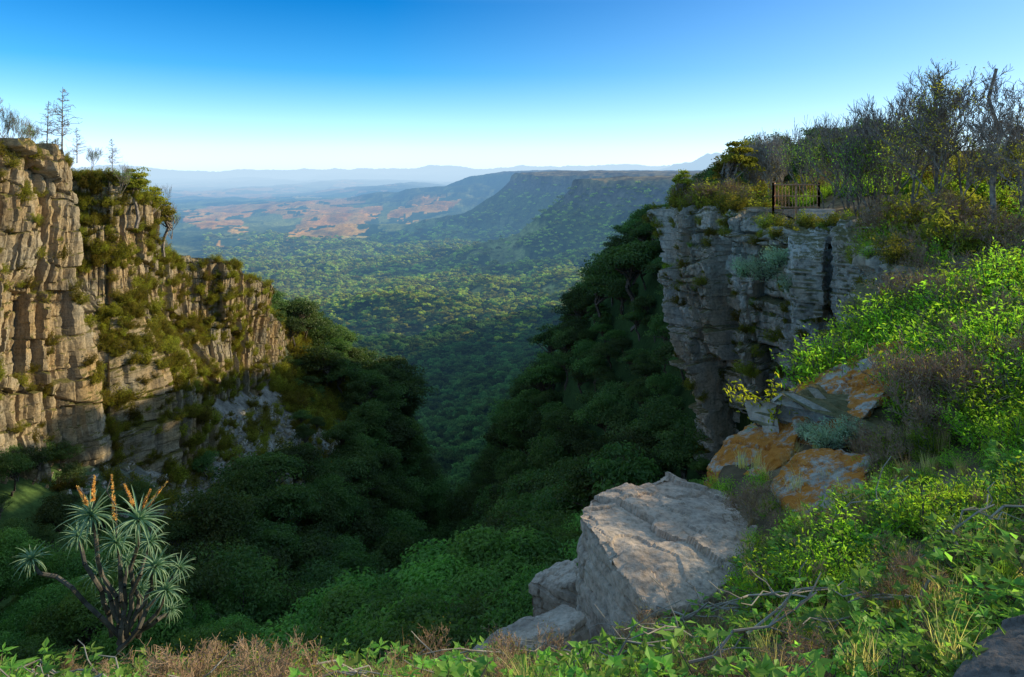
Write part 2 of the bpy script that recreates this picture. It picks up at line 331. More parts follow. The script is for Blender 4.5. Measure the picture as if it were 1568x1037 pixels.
# ------------------------------------------------------------ cliffs
def blocky(s,z,seed,tiers,wp=.5):
    d=np.zeros_like(s)
    for i,(w,h,a) in enumerate(tiers):
        zz=z/h+wp*vn2(s/w*.5,z/h*.5,seed+i)+i*.37+s*.03;r=np.floor(zz)
        ss=s/w+hsh(r,0,0,seed+10+i)*9*(1 if i>0 else .15)+wp*vn2(z/h*.8,s/w*.4,seed+20+i);cidx=np.floor(ss)
        hv=hsh(cidx,r,0,seed+30+i)-.5
        d+=a*hv+a*.25*(zz-r-.5)*(hsh(cidx,r,1,seed+50+i)-.3)
        e=np.minimum(np.minimum(ss-cidx,cidx+1-ss)*w,np.minimum(zz-r,r+1-zz)*h)
        d-=a*.42*(1-sstep(0,.16,e))*(hsh(cidx,r,2,seed+60+i)>.3)
    return d
def wall(name,path,sgn,ns,nt_,out,mat,seed,tiers,wp=.5):
    p=np.array(path,float);seg=np.hypot(np.diff(p[:,0]),np.diff(p[:,1]));L=np.concatenate([[0],np.cumsum(seg)])
    sv=np.linspace(0,L[-1],ns)
    Y=np.interp(sv,L,p[:,0]);X=np.interp(sv,L,p[:,1]);ZT=np.interp(sv,L,p[:,2]);ZB=np.interp(sv,L,p[:,3])
    k=max(3,int(ns*1.6/L[-1]));ker=np.hanning(k+2);ker/=ker.sum()
    sm=lambda a:np.convolve(np.pad(a,(len(ker)//2,len(ker)-1-len(ker)//2),'edge'),ker,'valid')
    X=sm(X);Y=sm(Y)
    tx=np.gradient(X);ty=np.gradient(Y);l=np.hypot(tx,ty);nx=sgn*ty/l;ny=-sgn*tx/l
    kk=max(3,int(ns*3/L[-1]));ker=np.hanning(kk+2);ker/=ker.sum();nx=sm(nx);ny=sm(ny)
    ZT=ZT+ (hsh(np.floor(sv/1.7),0,0,seed)-.5)*.7+(hsh(np.floor(sv/.6),1,0,seed)-.5)*.3+fbm2(sv/5,sv*0,3,seed)*1.0
    nc=14
    t=np.linspace(0,1,nt_)
    T=np.repeat(t[:,None],ns,1);S=np.repeat(sv[None],nt_,0);Yb=np.repeat(Y[None],nt_,0)
    Z=ZT[None]+(ZB-ZT)[None]*T
    D=blocky(S,Z,seed,tiers,wp)+out(T,Yb,Z)+.25*fbm2(S*1.5,Z*1.5,4,seed+5)+2.2*fbm2(S/7,Z/14,2,seed+7)
    Zr=Z+.12*fbm2(S*2,Z*2,2,seed+6)
    D=D-.25*(1-sstep(0,.02,T))
    XX=X[None]+nx[None]*D;YY=Y[None]+ny[None]*D
    ci=np.linspace(6,0.15,nc)[:,None]
    cz=ZT[None]+ .3*fbm2(S[:1]*1.2+0*ci,ci*1.2+0*S[:1],3,seed+9)-(ci/6)**3*2.2
    CX=XX[0][None]-nx[None]*ci;CY=YY[0][None]-ny[None]*ci
    XX=np.vstack([CX,XX]);YY=np.vstack([CY,YY]);ZZ=np.vstack([cz,Zr]);nr=nt_+nc
    f=gridfaces(nr,ns)
    if sgn>0: f=f[:,::-1]
    V=np.stack([XX,YY,ZZ],-1)
    link(name,mkmesh(name,V.reshape(-1,3),[(f,0)],mats=[mat]))
    du=np.gradient(V,axis=1);dv=np.gradient(V,axis=0);nn=np.cross(du,dv);nn/=np.linalg.norm(nn,axis=-1,keepdims=True)+1e-9
    return V,np.abs(nn[...,2]),T
def outL(T,Y,Z):
    A=np.interp(Y,[54,60,75,96,114],[0,5.0,5,.8,0])
    return A*sstep(.28,.62,T)+T*np.interp(Y,[80,100],[1.2,-1.0])
WL,WLn,_=wall("left_cliff",[(22,-39,2,-22),(38,-38,2,-25),(48,-37.5,1.9,-28),(56,-36.6,1.2,-30),(57.5,-41.5,.6,-30),(63,-42,-1,-31),(65,-38.6,-2,-32),(72,-37.6,-4.6,-34),(74.5,-42,-7.5,-35),(86,-42,-11.5,-38),(92,-38.6,-13.5,-40),(105,-37.2,-18.5,-44),(108,-39.5,-22,-46),(122,-40,-31,-50),(130,-39,-36,-52)],1,1200,350,outL,M_cliffL,100,[(4.4,17,2.2),(1.8,7.5,1.1),(.85,2.9,.5),(.42,1.0,.2)],.33)
def outR(T,Y,Z):
    return -3.2*T**1.4*sstep(24,36,Y)
WR,WRn,_=wall("right_cliff",[(10.5,3.6,-4.4,-11),(13,6.9,-3.8,-14),(17,9.3,-3.0,-15),(21,11.0,-2.5,-16),(24,12.3,-2.3,-17),(25.5,10.6,-2.2,-18),(30,11.7,-2.2,-19),(31.5,9.9,-2.3,-20),(36,10.8,-2.3,-21),(37.5,9.4,-2.4,-22),(41.5,9.4,-2.6,-23),(44,11.5,-3.0,-24),(47,16,-3.5,-24),(56,24,-3.5,-24)],-1,900,330,outR,M_cliffR,200,[(3.4,6,2.1),(1.7,2.6,1.2),(.8,.9,.5),(.4,.38,.18)])
# ------------------------------------------------------------ plant geometry
class Geo:
    def __init__(s): s.V=[];s.Fc=[];s.A=[];s.n=0
    def add(s,V,F,m,var):
        V=np.asarray(V);s.V.append(V);s.Fc.append((np.asarray(F)+s.n,m));s.A.append(np.broadcast_to(var,(len(V),)));s.n+=len(V)
    def mesh(s,name,mats,smooth=False):
        return mkmesh(name,np.concatenate(s.V),s.Fc,{'var':np.concatenate(s.A)},smooth,mats)
def unit(a): return a/(np.linalg.norm(a,axis=-1,keepdims=True)+1e-9)
def leaves(G,C,size,Nn,var,m=1,aspect=.5,fold=.18,T=None,rg=rng):
    n=len(C);size=np.broadcast_to(size,(n,))[:,None]
    Nn=unit(Nn)
    if T is None: T=rg.normal(size=(n,3))
    T=unit(T-Nn*np.sum(T*Nn,1,keepdims=True));B=np.cross(Nn,T)
    V=np.stack([C-T*size*.5,C+B*size*aspect*.5+Nn*size*fold-T*size*.05,C+T*size*.5,C-B*size*aspect*.5+Nn*size*fold-T*size*.05],1).reshape(-1,3)
    i=np.arange(n)*4
    Fc=np.concatenate([np.stack([i,i+2,i+1],1),np.stack([i,i+3,i+2],1)])
    G.add(V,Fc,m,np.repeat(np.broadcast_to(var,(n,)),4))
def tubes(G,segs,m=0,sides=4,var=.5):
    if not segs: return
    a=np.array([[*p,*q,r,t] for p,q,r,t in segs]);P0=a[:,:3];P1=a[:,3:6]
    d=unit(P1-P0);ref=np.where(np.abs(d[:,2:3])>.9,np.array([[1.,0,0]]),np.array([[0,0,1.]]))
    u=unit(np.cross(d,ref));w=np.cross(d,u);k=sides;V=[]
    for j in range(k):
        an=2*math.pi*j/k;o=u*math.cos(an)+w*math.sin(an)
        V.append(P0+o*a[:,6:7]);V.append(P1+o*a[:,7:8])
    V=np.stack(V,1).reshape(-1,3);n=len(a);b=(np.arange(n)*2*k)[:,None]
    fs=[]
    for j in range(k):
        j2=(j+1)%k;fs.append(np.concatenate([b+2*j,b+2*j2,b+2*j2+1,b+2*j+1],1))
    G.add(V,np.concatenate(fs),m,var)
def curve(p,q,r0,r1,rg,n=4,wob=.12):
    p=np.array(p,float);q=np.array(q,float);L=np.linalg.norm(q-p);pts=[p+(q-p)*i/n+(rg.normal(size=3)*wob*L*.5 if 0<i<n else 0) for i in range(n+1)]
    return [(pts[i],pts[i+1],r0+(r1-r0)*i/n,r0+(r1-r0)*(i+1)/n) for i in range(n)]
def tree(seed,H,Rr,ncl,nl,leaf,mats,flat=.7,zc=.66,trunk=True,name="tree",sides=5,aspect=.55,crad=(.26,.42)):
    rg=np.random.default_rng(seed);G=Geo();segs=[]
    ctr=np.array([0,0,H*zc]);asym=rg.uniform(.75,1.2,2)
    if trunk:
        segs+=curve((0,0,-.08*H),(rg.normal()*.04*H,rg.normal()*.04*H,H*.5),H*.03,H*.018,rg)
    base=np.array(segs[-1][1]) if segs else np.array([0,0,0.])
    for i in range(ncl):
        d=unit(rg.normal(size=3));d[2]=abs(d[2])*1.0-.28
        rr=Rr*rg.uniform(.35,.85);c=ctr+np.array([d[0]*asym[0],d[1]*asym[1],d[2]*flat])*rr
        cr=Rr*rg.uniform(*crad)
        if trunk: segs+=curve(base+rg.normal(size=3)*.02*H-np.array([0,0,rg.uniform(0,.15)*H]),c,H*.012,H*.003,rg,3)
        n=int(nl*rg.uniform(.7,1.3));dd=unit(rg.normal(size=(n,3)));dd[:,2]=np.where(dd[:,2]<-.2,-dd[:,2],dd[:,2])
        rad=cr*rg.uniform(.45,1.08,(n,1))
        pts=c+dd*rad*np.array([1.15,1.15,.62])
        nn=dd*.8+rg.normal(size=(n,3))*.55+np.array([0,0,.5])
        cv=rg.uniform(0,.55)
        leaves(G,pts,leaf*rg.uniform(.6,1.3,n),nn,np.clip(cv+rg.uniform(0,.3,n)+.25*dd[:,2],0,1),1,aspect,rg=rg)
    if segs: tubes(G,segs,0,sides)
    return G.mesh(name,mats)
def bush(seed,Rr,Hh,nst,nl,leaf,mats,aspect=.4,name="bush",clump=.22):
    rg=np.random.default_rng(seed);G=Geo();segs=[]
    for i in range(nst):
        an=rg.uniform(0,6.28);r=Rr*rg.uniform(.15,1)**.7
        tip=np.array([math.cos(an)*r,math.sin(an)*r,Hh*rg.uniform(.45,1)*(1-.35*(r/Rr)**2)])
        sg=curve((rg.normal()*.05*Rr,rg.normal()*.05*Rr,-.05),tip,.012*Hh+.004,.003,rg,4);segs+=sg
        n=int(nl*rg.uniform(.6,1.4));k=rg.integers(1,4,n);t=rg.uniform(0,1,(n,1))
        p0=np.array([sg[a][0] for a in k]);p1=np.array([sg[a][1] for a in k]);ax=unit(p1-p0)
        pts=p0+(p1-p0)*t+rg.normal(size=(n,3))*clump*Rr*.5*np.array([1,1,.8])
        T=unit(ax+rg.normal(size=(n,3))*.7)
        leaves(G,pts,leaf*rg.uniform(.6,1.3,n),rg.normal(size=(n,3))*.6+np.array([0,0,.7]),np.clip(rg.uniform(0,.5)+rg.uniform(0,.5,n),0,1),1,aspect,T=T,rg=rg)
    tubes(G,segs,0,3);return G.mesh(name,mats)
def bare(seed,H,spread,lev,r0,mats,nch=2,leafn=0,leaf=.06,up=.1,name="bare_tree",rmin=.004,stems=1,lean=.1,decay=.5,leafz=9):
    rg=np.random.default_rng(seed);segs=[];tips=[]
    def grow(p,d,L,r,l):
        n=4
        for i in range(n):
            d=unit(d+rg.normal(size=3)*.17+np.array([0,0,up]));q=p+d*L/n
            ra=max(rmin,r*(1-i/n*.55));rb=max(rmin*.8,r*(1-(i+1)/n*.55));segs.append((p,q,ra,rb))
            if l>0 and i>=1:
                for k in range(nch):
                    cd=unit(d*.75+unit(rg.normal(size=3))*spread+np.array([0,0,up]));grow(q,cd,L*rg.uniform(decay-.1,decay+.15),rb*.62,l-1)
            p=q
        tips.append(p)
    for k in range(stems):
        grow(np.array([0,0,-.08])+rg.normal(size=3)*np.array([.08,.08,0])*(stems>1)*H*.3,unit(np.array([rg.normal()*lean,rg.normal()*lean,1])),H*.6,r0,lev)
    zm=max(t[2] for t in tips);f=H/zm
    segs=[(a*f,b_*f,r,q) for a,b_,r,q in segs];tips=[t*f for t in tips]
    G=Geo();tubes(G,segs,0,3)
    if leafn:
        ps=np.array([t for t in tips if t[2]<leafz])
        if len(ps):
            k=rg.integers(0,len(ps),leafn);pts=ps[k]+rg.normal(size=(leafn,3))*leaf*1.8
            leaves(G,pts,leaf*rg.uniform(.6,1.3,leafn),rg.normal(size=(leafn,3))+np.array([0,0,.6]),rg.uniform(0,1,leafn),1,.45,rg=rg)
    return G.mesh(name,mats)
def deadpine(seed,H,mats):
    rg=np.random.default_rng(seed);segs=[];G=Geo();lean=rg.normal(size=2)*.04
    pts=[np.array([lean[0]*z*H,lean[1]*z*H,z*H]) for z in np.linspace(-.05,1,9)]
    for i in range(8): segs.append((pts[i],pts[i+1],.028*H*(1-i/8.5)*.5+.012,.028*H*(1-(i+1)/8.5)*.5+.012))
    for i in range(50):
        t=rg.uniform(.18,.98);o=np.array([lean[0]*t*H,lean[1]*t*H,t*H]);an=rg.uniform(0,6.28);L=H*.34*(1.1-t)*rg.uniform(.5,1.2)
        q=o+np.array([math.cos(an)*L,math.sin(an)*L,L*rg.uniform(.05,.5)]);sg=curve(o,q,.022,.013,rg,3,.1);segs+=sg
        for j in range(6):
            a=sg[rg.integers(0,3)][1];segs+=curve(a,a+rg.normal(size=3)*L*.24+np.array([0,0,.05*L]),.012,.009,rg,2)
    tubes(G,segs,0,4);return G.mesh("dead_pine",mats)
def herb(seed,mats,leaf=.09,n=22,Hh=.3,asp=.68):
    rg=np.random.default_rng(seed);G=Geo();segs=[]
    for i in range(n):
        an=rg.uniform(0,6.28);r=Hh*rg.uniform(.2,1.2);tip=np.array([math.cos(an)*r,math.sin(an)*r,Hh*rg.uniform(.25,1)])
        segs+=curve((0,0,-.03),tip,.003,.002,rg,2)
        k=3+int(rg.integers(0,4));aa=an+np.linspace(-1.9,1.9,k);T=np.stack([np.cos(aa),np.sin(aa),rg.uniform(-.5,.3,k)],1)
        sz=leaf*rg.uniform(.5,1.2,k);pts=tip+T*sz[:,None]*.5
        leaves(G,pts,sz,np.tile([0,0,1.],(k,1))+rg.normal(size=(k,3))*.35,rg.uniform(0,1)*.6+rg.uniform(0,.4,k),1,asp,.1,T=T,rg=rg)
    tubes(G,segs,0,3);return G.mesh("herb",mats)
def tuft(seed,mats,n=70,Hh=.4,w=.006,bend=.5,m=1):
    rg=np.random.default_rng(seed);G=Geo();V=[];Fc=[];A=[];c=0
    for i in range(n):
        an=rg.uniform(0,6.28);h=Hh*rg.uniform(.5,1.1);b=bend*rg.uniform(.2,1.2)*h;s=np.array([math.cos(an),math.sin(an),0]);pr=np.array([-s[1],s[0],0])
        o=rg.normal(size=3)*np.array([.04,.04,0]);vv=rg.uniform()
        for k in range(5):
            t=k/4;p=o+s*b*t*t+np.array([0,0,h*(t-.25*t*t*bend*1.4)]);ww=w*(1-t*.92)
            V+=[p-pr*ww,p+pr*ww];A+=[vv,vv]
        for k in range(4): Fc.append([c+2*k,c+2*k+1,c+2*k+3,c+2*k+2])
        c+=10
    G.add(np.array(V),np.array(Fc),m,np.array(A));return G.mesh("grass",mats)
def rotv(n,tilt=.08):
    r=np.zeros((n,3));r[:,2]=rng.uniform(0,6.28,n);r[:,:2]=rng.normal(size=(n,2))*tilt;return r
def scatter(name,pts,scale,meshes,tilt=.08):
    n=len(pts)
    col=bpy.data.collections.new(name+"_sources")
    for i,me in enumerate(meshes):
        col.objects.link(bpy.data.objects.new(name+"_part_%d"%i,me))
    me=bpy.data.meshes.new(name);me.vertices.add(n);me.vertices.foreach_set("co",np.asarray(pts,np.float32).ravel())
    a=me.attributes.new("rot",'FLOAT_VECTOR','POINT');a.data.foreach_set("vector",rotv(n,tilt).astype(np.float32).ravel())
    a=me.attributes.new("scl",'FLOAT_VECTOR','POINT')
    sv=np.repeat(np.asarray(scale,np.float32)[:,None],3,1)*rng.uniform(.85,1.18,(n,3))
    a.data.foreach_set("vector",sv.astype(np.float32).ravel())
    a=me.attributes.new("idx",'INT','POINT');a.data.foreach_set("value",rng.integers(0,len(meshes),n).astype(np.int32))
    ob=link(name,me)
    g=bpy.data.node_groups.new(name+"_gn","GeometryNodeTree")
    g.interface.new_socket("Geometry",in_out='INPUT',socket_type='NodeSocketGeometry');g.interface.new_socket("Geometry",in_out='OUTPUT',socket_type='NodeSocketGeometry')
    gi=g.nodes.new('NodeGroupInput');go=g.nodes.new('NodeGroupOutput')
    ci=g.nodes.new('GeometryNodeCollectionInfo');ci.inputs[0].default_value=col;ci.inputs[1].default_value=True;ci.inputs[2].default_value=True
    ip=g.nodes.new('GeometryNodeInstanceOnPoints');ip.inputs['Pick Instance'].default_value=True
    def na(nm,t):
        q=g.nodes.new('GeometryNodeInputNamedAttribute');q.data_type=t;q.inputs[0].default_value=nm;return q.outputs[0]
    g.links.new(gi.outputs[0],ip.inputs['Points']);g.links.new(ci.outputs[0],ip.inputs['Instance'])
    g.links.new(na('idx','INT'),ip.inputs['Instance Index']);g.links.new(na('rot','FLOAT_VECTOR'),ip.inputs['Rotation']);g.links.new(na('scl','FLOAT_VECTOR'),ip.inputs['Scale'])
    g.links.new(ip.outputs[0],go.inputs[0])
    md=ob.modifiers.new("instances",'NODES');md.node_group=g
    return ob
# ---- assets
far=[tree(300+i,8,4.6,9,30,1.5,[M_bark,M_far],flat=.75,zc=.55,trunk=False,aspect=.8) for i in range(5)]
fard=[tree(300+i,8,4.6,13,44,1.0,[M_bark,M_farshade],flat=.75,zc=.55,trunk=False,aspect=.8) for i in range(5)]
forest=[tree(320+i,8,3.5,24,140,.31,[M_bark,M_forest],flat=[.8,1.1,.7,1.3,.9][i],zc=.58,sides=4) for i in range(5)]
near=[tree(340+i,7,2.7,36,360,.15,[M_bark,M_near],flat=[.55,.75,.5][i],crad=(.18,.32),aspect=.5) for i in range(3)]
shrub=[bush(360+i,.8,1.1,24,50,.11,[M_bark,M_olive],name="shrub") for i in range(4)]
gbush=[bush(370+i,.55,.75,30,42,.055,[M_bark,M_bush],name="bush") for i in range(4)]
dbush=[bare(380+i,.9,.85,3,.010,[M_drytw,M_olive],nch=2,up=.10,stems=4,lean=.5,rmin=.0028,leafn=250,leaf=.03) for i in range(3)]
dtree=[bare(390+i,1.5,.8,3,.016,[M_drytw,M_olive],nch=2,up=.1,stems=4,lean=.4,rmin=.005,leafn=600,leaf=.05) for i in range(3)]
herbs=[herb(400+i,[M_bark,M_herb],leaf=[.055,.075,.045,.085][i],asp=[.7,.6,.75,.3][i],n=[26,20,32,22][i],Hh=[.22,.26,.16,.24][i]) for i in range(4)]
grass=[tuft(410+i,[M_bark,M_grass]) for i in range(2)]
dgrass=[tuft(415+i,[M_bark,M_dry],n=50,Hh=.4,w=.004) for i in range(2)]
# ---- valley forest
pts=[];yv=175.
while yv<6800:
    sp=6.5+yv*.0042 if yv>600 else 6.0+yv*.005
    xs=np.arange(-.46*yv,.32*yv,sp);n=len(xs)
    px=xs+rng.normal(size=n)*sp*.33;py=yv+rng.normal(size=n)*sp*.33
    pts.append(np.stack([px,py,np.full(n,sp)],1));yv+=sp*1.0
pts=np.concatenate(pts);pz=Hgt(pts[:,0],pts[:,1])
_,fld=landcol(pts[:,0],pts[:,1],pz,np.zeros(len(pts)))
glade=(fbm2(pts[:,0]/170,pts[:,1]/330,3,95)>.28)&(pts[:,1]>1800)&(pz<-350)
keep=(~fld)&~(glade&(rng.uniform(size=len(pts))<.85))&(rng.uniform(size=len(pts))<np.interp(pts[:,1],[0,3500,6800],[.95,.85,.3]))&~((pz>-105)&(pts[:,1]>1500))
pts=pts[keep];pz=pz[keep]
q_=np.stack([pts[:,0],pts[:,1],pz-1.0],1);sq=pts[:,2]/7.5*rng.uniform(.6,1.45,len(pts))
dk=rng.uniform(size=len(pts))<1-sstep(1250,2300,pts[:,1]+fbm2(pts[:,0]/200,pts[:,1]/300,3,97)*900)  # picks the shade-darkened trees for the near valley
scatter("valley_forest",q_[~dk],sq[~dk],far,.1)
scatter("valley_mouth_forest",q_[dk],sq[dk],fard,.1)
# ---- gorge forest
pts=[];yv=10.
while yv<190:
    sp=2.1+yv*.010
    xs=np.arange(-45,50 if yv>44 else 14,sp);n=len(xs);pts.append(np.stack([xs+rng.normal(size=n)*sp*.35,yv+rng.normal(size=n)*sp*.35,np.full(n,sp)],1));yv+=sp
pts=np.concatenate(pts);px,py=pts[:,0],pts[:,1];pz=Hgt(px,py)
scr=(px<-25)&(py>54)&(py<110)
wallL=np.interp(py,[20,54,60,75,110,135,136],[-42,-40,-31,-30,-36,-60,-80])
inR=(py<46)&(px>np.interp(py,[10,12,15,18,24,36,44,46],[1,3.5,6.8,8.8,11,11,11,14]))
k=(~scr|(rng.uniform(size=len(px))<.13))&((px>wallL)|(py>125))&~inR&(py>10.5)&~((pz>-6)&(py<40))&~((px>30)&(py<75))
px,py,pz,sp=px[k],py[k],pz[k],pts[k,2]
nr=py<38
s_=rng.uniform(.6,1.2,len(px))*np.interp(py,[10,40,100,180],[.7,.8,1.0,1.35])*np.where((px<-25)&(py<118),.45,1)
s_*=np.where(px>6,np.interp(py,[10,60,90,120],[.8,.7,.7,.9]),1)*np.where((px>25)&(py<80),.7,1)
scatter("gorge_forest",np.stack([px,py,pz-.3],1)[~nr],s_[~nr],forest,.12)
scatter("gorge_trees_nearby",np.stack([px,py,pz-.3],1)[nr],s_[nr]*1.0,near,.12)
def gz(X,Y): return float(Hgt(np.array([X]),np.array([Y]))[0])
for i,(u,v,yq) in enumerate([(825,788,23),(760,812,21),(640,842,20),(560,905,18),(700,880,18.5),(505,915,19),(760,905,16),(620,925,15.5),(690,955,14),(830,890,15),(590,532,138),(620,565,134),(968,345,84),(925,400,96)]):
    X,Y,Z=P(u,v,yq);g=gz(X,Y);sc_=np.clip((Z-g)/(8.2 if yq>60 else 6.3),.6,1.9)
    link("broadleaf_tree",forest[i%5] if yq>60 else near[i%3],(X,Y,max(g,Z-7.5*sc_)-.1),i*1.7,sc_)
# ---- shrubs on cliffs
def wallpts(W,Nz,n,thr,pow_=1,cond=None):
    V=W.reshape(-1,3);nz=Nz.ravel();w=(nz>thr)*nz**pow_
    if cond is not None: w=w*cond(V)
    w=w/w.sum();return V[rng.choice(len(V),n,p=w)]
p1=wallpts(WL,WLn,4200,.30,1,cond=lambda V:(V[:,1]>38)*(1+8*((V[:,1]>57)&(V[:,1]<66))+5*((V[:,1]>66)&(V[:,1]<95))+1.5*((V[:,1]>=95)&(V[:,1]<110)))*(vn3(V[:,0]/3,V[:,1]/3,V[:,2]/3,77)>-.14))
scatter("left_cliff_shrubs",p1-np.array([0,0,.1]),rng.uniform(.4,1.25,len(p1)),shrub,.3)
p2=wallpts(WR,WRn,950,.42,1,cond=lambda V:(V[:,1]>15)*(vn3(V[:,0]/2,V[:,1]/2,V[:,2]/2,78)>-.02))
scatter("right_cliff_shrubs",p2-np.array([0,0,.05]),rng.uniform(.2,.8,len(p2)),shrub+gbush[:1],.3)
n=900;px=rng.uniform(-75,-40,n);py=rng.uniform(38,108,n);pz=Hgt(px,py);k=(pz>-24)
scatter("plateau_shrubs",np.stack([px,py,pz-.1],1)[k],rng.uniform(.6,1.5,k.sum()),shrub+dtree[:1],.15)
n=1100;px=rng.uniform(-52,-26,n);py=rng.uniform(104,150,n)
scatter("spur_shrubs",np.stack([px,py,Hgt(px,py)-.1],1),rng.uniform(.9,2.3,n),shrub,.15)
def rockmesh(seed,mat,r=1):
    rg=np.random.default_rng(seed);bm=bmesh.new()
    for i in range(14): bm.verts.new(unit(rg.normal(size=3))*r*rg.uniform(.7,1)*np.array([1,.8,.6]))
    bmesh.ops.convex_hull(bm,input=bm.verts)
    me=bpy.data.meshes.new("rubble");bm.to_mesh(me);bm.free();me.materials.append(mat);return me
rub=[rockmesh(i,M_cliffR,.35) for i in range(4)]
n=4200;px=rng.uniform(-36,-20,n);py=rng.uniform(50,122,n);k=px<-22+fbm2(px/5,py/5,3,60)*-5;px,py=px[k],py[k]
scatter("scree_rubble",np.stack([px,py,Hgt(px,py)],1),rng.uniform(.2,1,len(px))**2*1.8+.2,rub,.6)
n=620;px=rng.uniform(-36,-20,n);py=rng.uniform(50,132,n)
scatter("scree_shrubs",np.stack([px,py,Hgt(px,py)-.1],1),rng.uniform(.5,1.5,n),shrub,.2)
# ---- rocks in the foreground
def hullrock(name,top,drop,mat,seed,vox=.03,amp=.05,flare=.06,bed=.17):
    pt=[Vector(P(*t)) for t in top];c=sum(pt,Vector())/len(pt)
    bm=bmesh.new()
    for p in pt:
        bm.verts.new(p);q=c+(p-c)*(1+flare);q.z=p.z-drop;bm.verts.new(q)
    r=bmesh.ops.convex_hull(bm,input=bm.verts)
    dl=[v for v in bm.verts if not v.link_faces]
    if dl: bmesh.ops.delete(bm,geom=dl,context='VERTS')
    bmesh.ops.recalc_face_normals(bm,faces=bm.faces)
    me=bpy.data.meshes.new(name+"_hull");bm.to_mesh(me);bm.free()
    ob=bpy.data.objects.new(name,me);sc.collection.objects.link(ob)
    md=ob.modifiers.new("r",'REMESH');md.mode='VOXEL';md.voxel_size=vox
    dg=bpy.context.evaluated_depsgraph_get();me2=bpy.data.meshes.new_from_object(ob.evaluated_get(dg));ob.modifiers.clear();ob.data=me2;me2.name=name
    n=len(me2.vertices);co=np.empty(n*3,np.float32);me2.vertices.foreach_get("co",co);co=co.reshape(-1,3).astype(float)
    no=np.empty(n*3,np.float32);me2.vertices.foreach_get("normal",no);no=no.reshape(-1,3).astype(float);x,y,z=co.T
    zz=(z+.12*x+.08*y)/bed+.8*vn3(x*1.5,y*1.5,z,seed);r=np.floor(zz);e1=np.minimum(zz-r,r+1-zz)*bed
    side=1-np.abs(no[:,2])
    d=amp*1.5*fbm3(x*1.3,y*1.3,z*1.3,4,seed)+side*(amp*1.3*(hsh(r,0,0,seed)-.5)-amp*.7*(1-sstep(0,.03,e1)))
    for (ax,ay,w,sd) in ((.8,.6,.75,1),(-.5,.87,1.1,2)):
        q=(x*ax+y*ay)/w+.30*fbm3(x*1.6,y*1.6,z*1.6,4,seed+sd);rr=np.floor(q);e=np.minimum(q-rr,rr+1-q)*w
        d+=amp*1.3*(hsh(rr,sd,0,seed)-.5)-amp*.7*(1-sstep(0,.02,e))*sstep(-.1,.2,fbm3(x*1.1,y*1.1,z*1.1,2,seed+9+sd))
    st=np.floor((fbm3(x*.9,y*.9,z*.9,3,seed+12)+.5)*5)   # flaked layers on top
    d+=np.abs(no[:,2])*amp*.4*(st%2)
    d+=.026*fbm3(x*7,y*7,z*7,4,seed+4)
    co=co+no*d[:,None];me2.vertices.foreach_set("co",co.astype(np.float32).ravel());me2.update()
    me2.materials.clear();me2.materials.append(mat);me2.polygons.foreach_set("use_smooth",np.zeros(len(me2.polygons),bool))
    return ob
hullrock("rock_ledge",[(884,785,7.9),(900,762,8.5),(1020,722,9.6),(1062,744,9.4),(1115,758,9.0),(1165,800,8.0),(1150,870,7.0),(1085,915,6.5),(1000,940,6.2),(945,872,6.7),(915,822,7.25)],1.2,M_rock,1,.022,.06)
hullrock("boulder",[(808,890,9.2),(850,858,9.6),(886,850,9.4),(890,890,8.6),(850,905,8.8)],1.0,M_rock,2,.03)
hullrock("boulder",[(725,1000,6.6),(765,968,6.9),(865,928,7.3),(895,945,6.9),(840,990,6.5),(750,1020,6.3)],.8,M_rock,3,.025,.035)
hullrock("lichen_outcrop",[(1076,716,10.2),(1100,675,10.6),(1150,655,10.8),(1210,612,11.4),(1230,640,10.2),(1210,700,9.3),(1160,740,9.2),(1110,750,9.6)],1.6,M_lich,4,.03,.07)
hullrock("lichen_outcrop",[(1205,614,11.6),(1280,562,11.6),(1335,530,11.8),(1385,520,11.6),(1380,570,10.2),(1330,630,9.3),(1270,670,9.2),(1215,650,10)],1.6,M_lich,5,.03,.09)
hullrock("lichen_outcrop",[(1180,742,8.6),(1215,702,9),(1270,690,9),(1330,700,8.4),(1320,740,7.8),(1280,785,7.4),(1225,800,7.5)],1.0,M_lich,6,.025,.06)
hullrock("boulder",[(1435,1050,2.75),(1480,985,3.0),(1530,945,3.2),(1600,920,3.2),(1640,970,2.8),(1560,1060,2.5)],.7,M_shaderock,7,.02,.025)
hullrock("boulder",[(1285,470,14.5),(1315,435,15.5),(1345,440,15),(1345,500,14),(1300,515,14)],1.2,M_cliffR,8,.05)
hullrock("boulder",[(1255,520,13.5),(1275,505,13.6),(1300,520,13),(1290,560,12.5),(1262,560,12.8)],1.2,M_cliffR,18,.04)
hullrock("boulder",[(1205,360,26),(1240,350,26),(1265,356,25.5),(1260,395,24.5),(1215,400,25)],2.2,M_cliffR,9,.06,.1)
hullrock("boulder",[(1278,350,25),(1310,344,25),(1325,352,24.5),(1318,380,23.5),(1280,385,24)],2.6,M_cliffR,19,.06,.1)
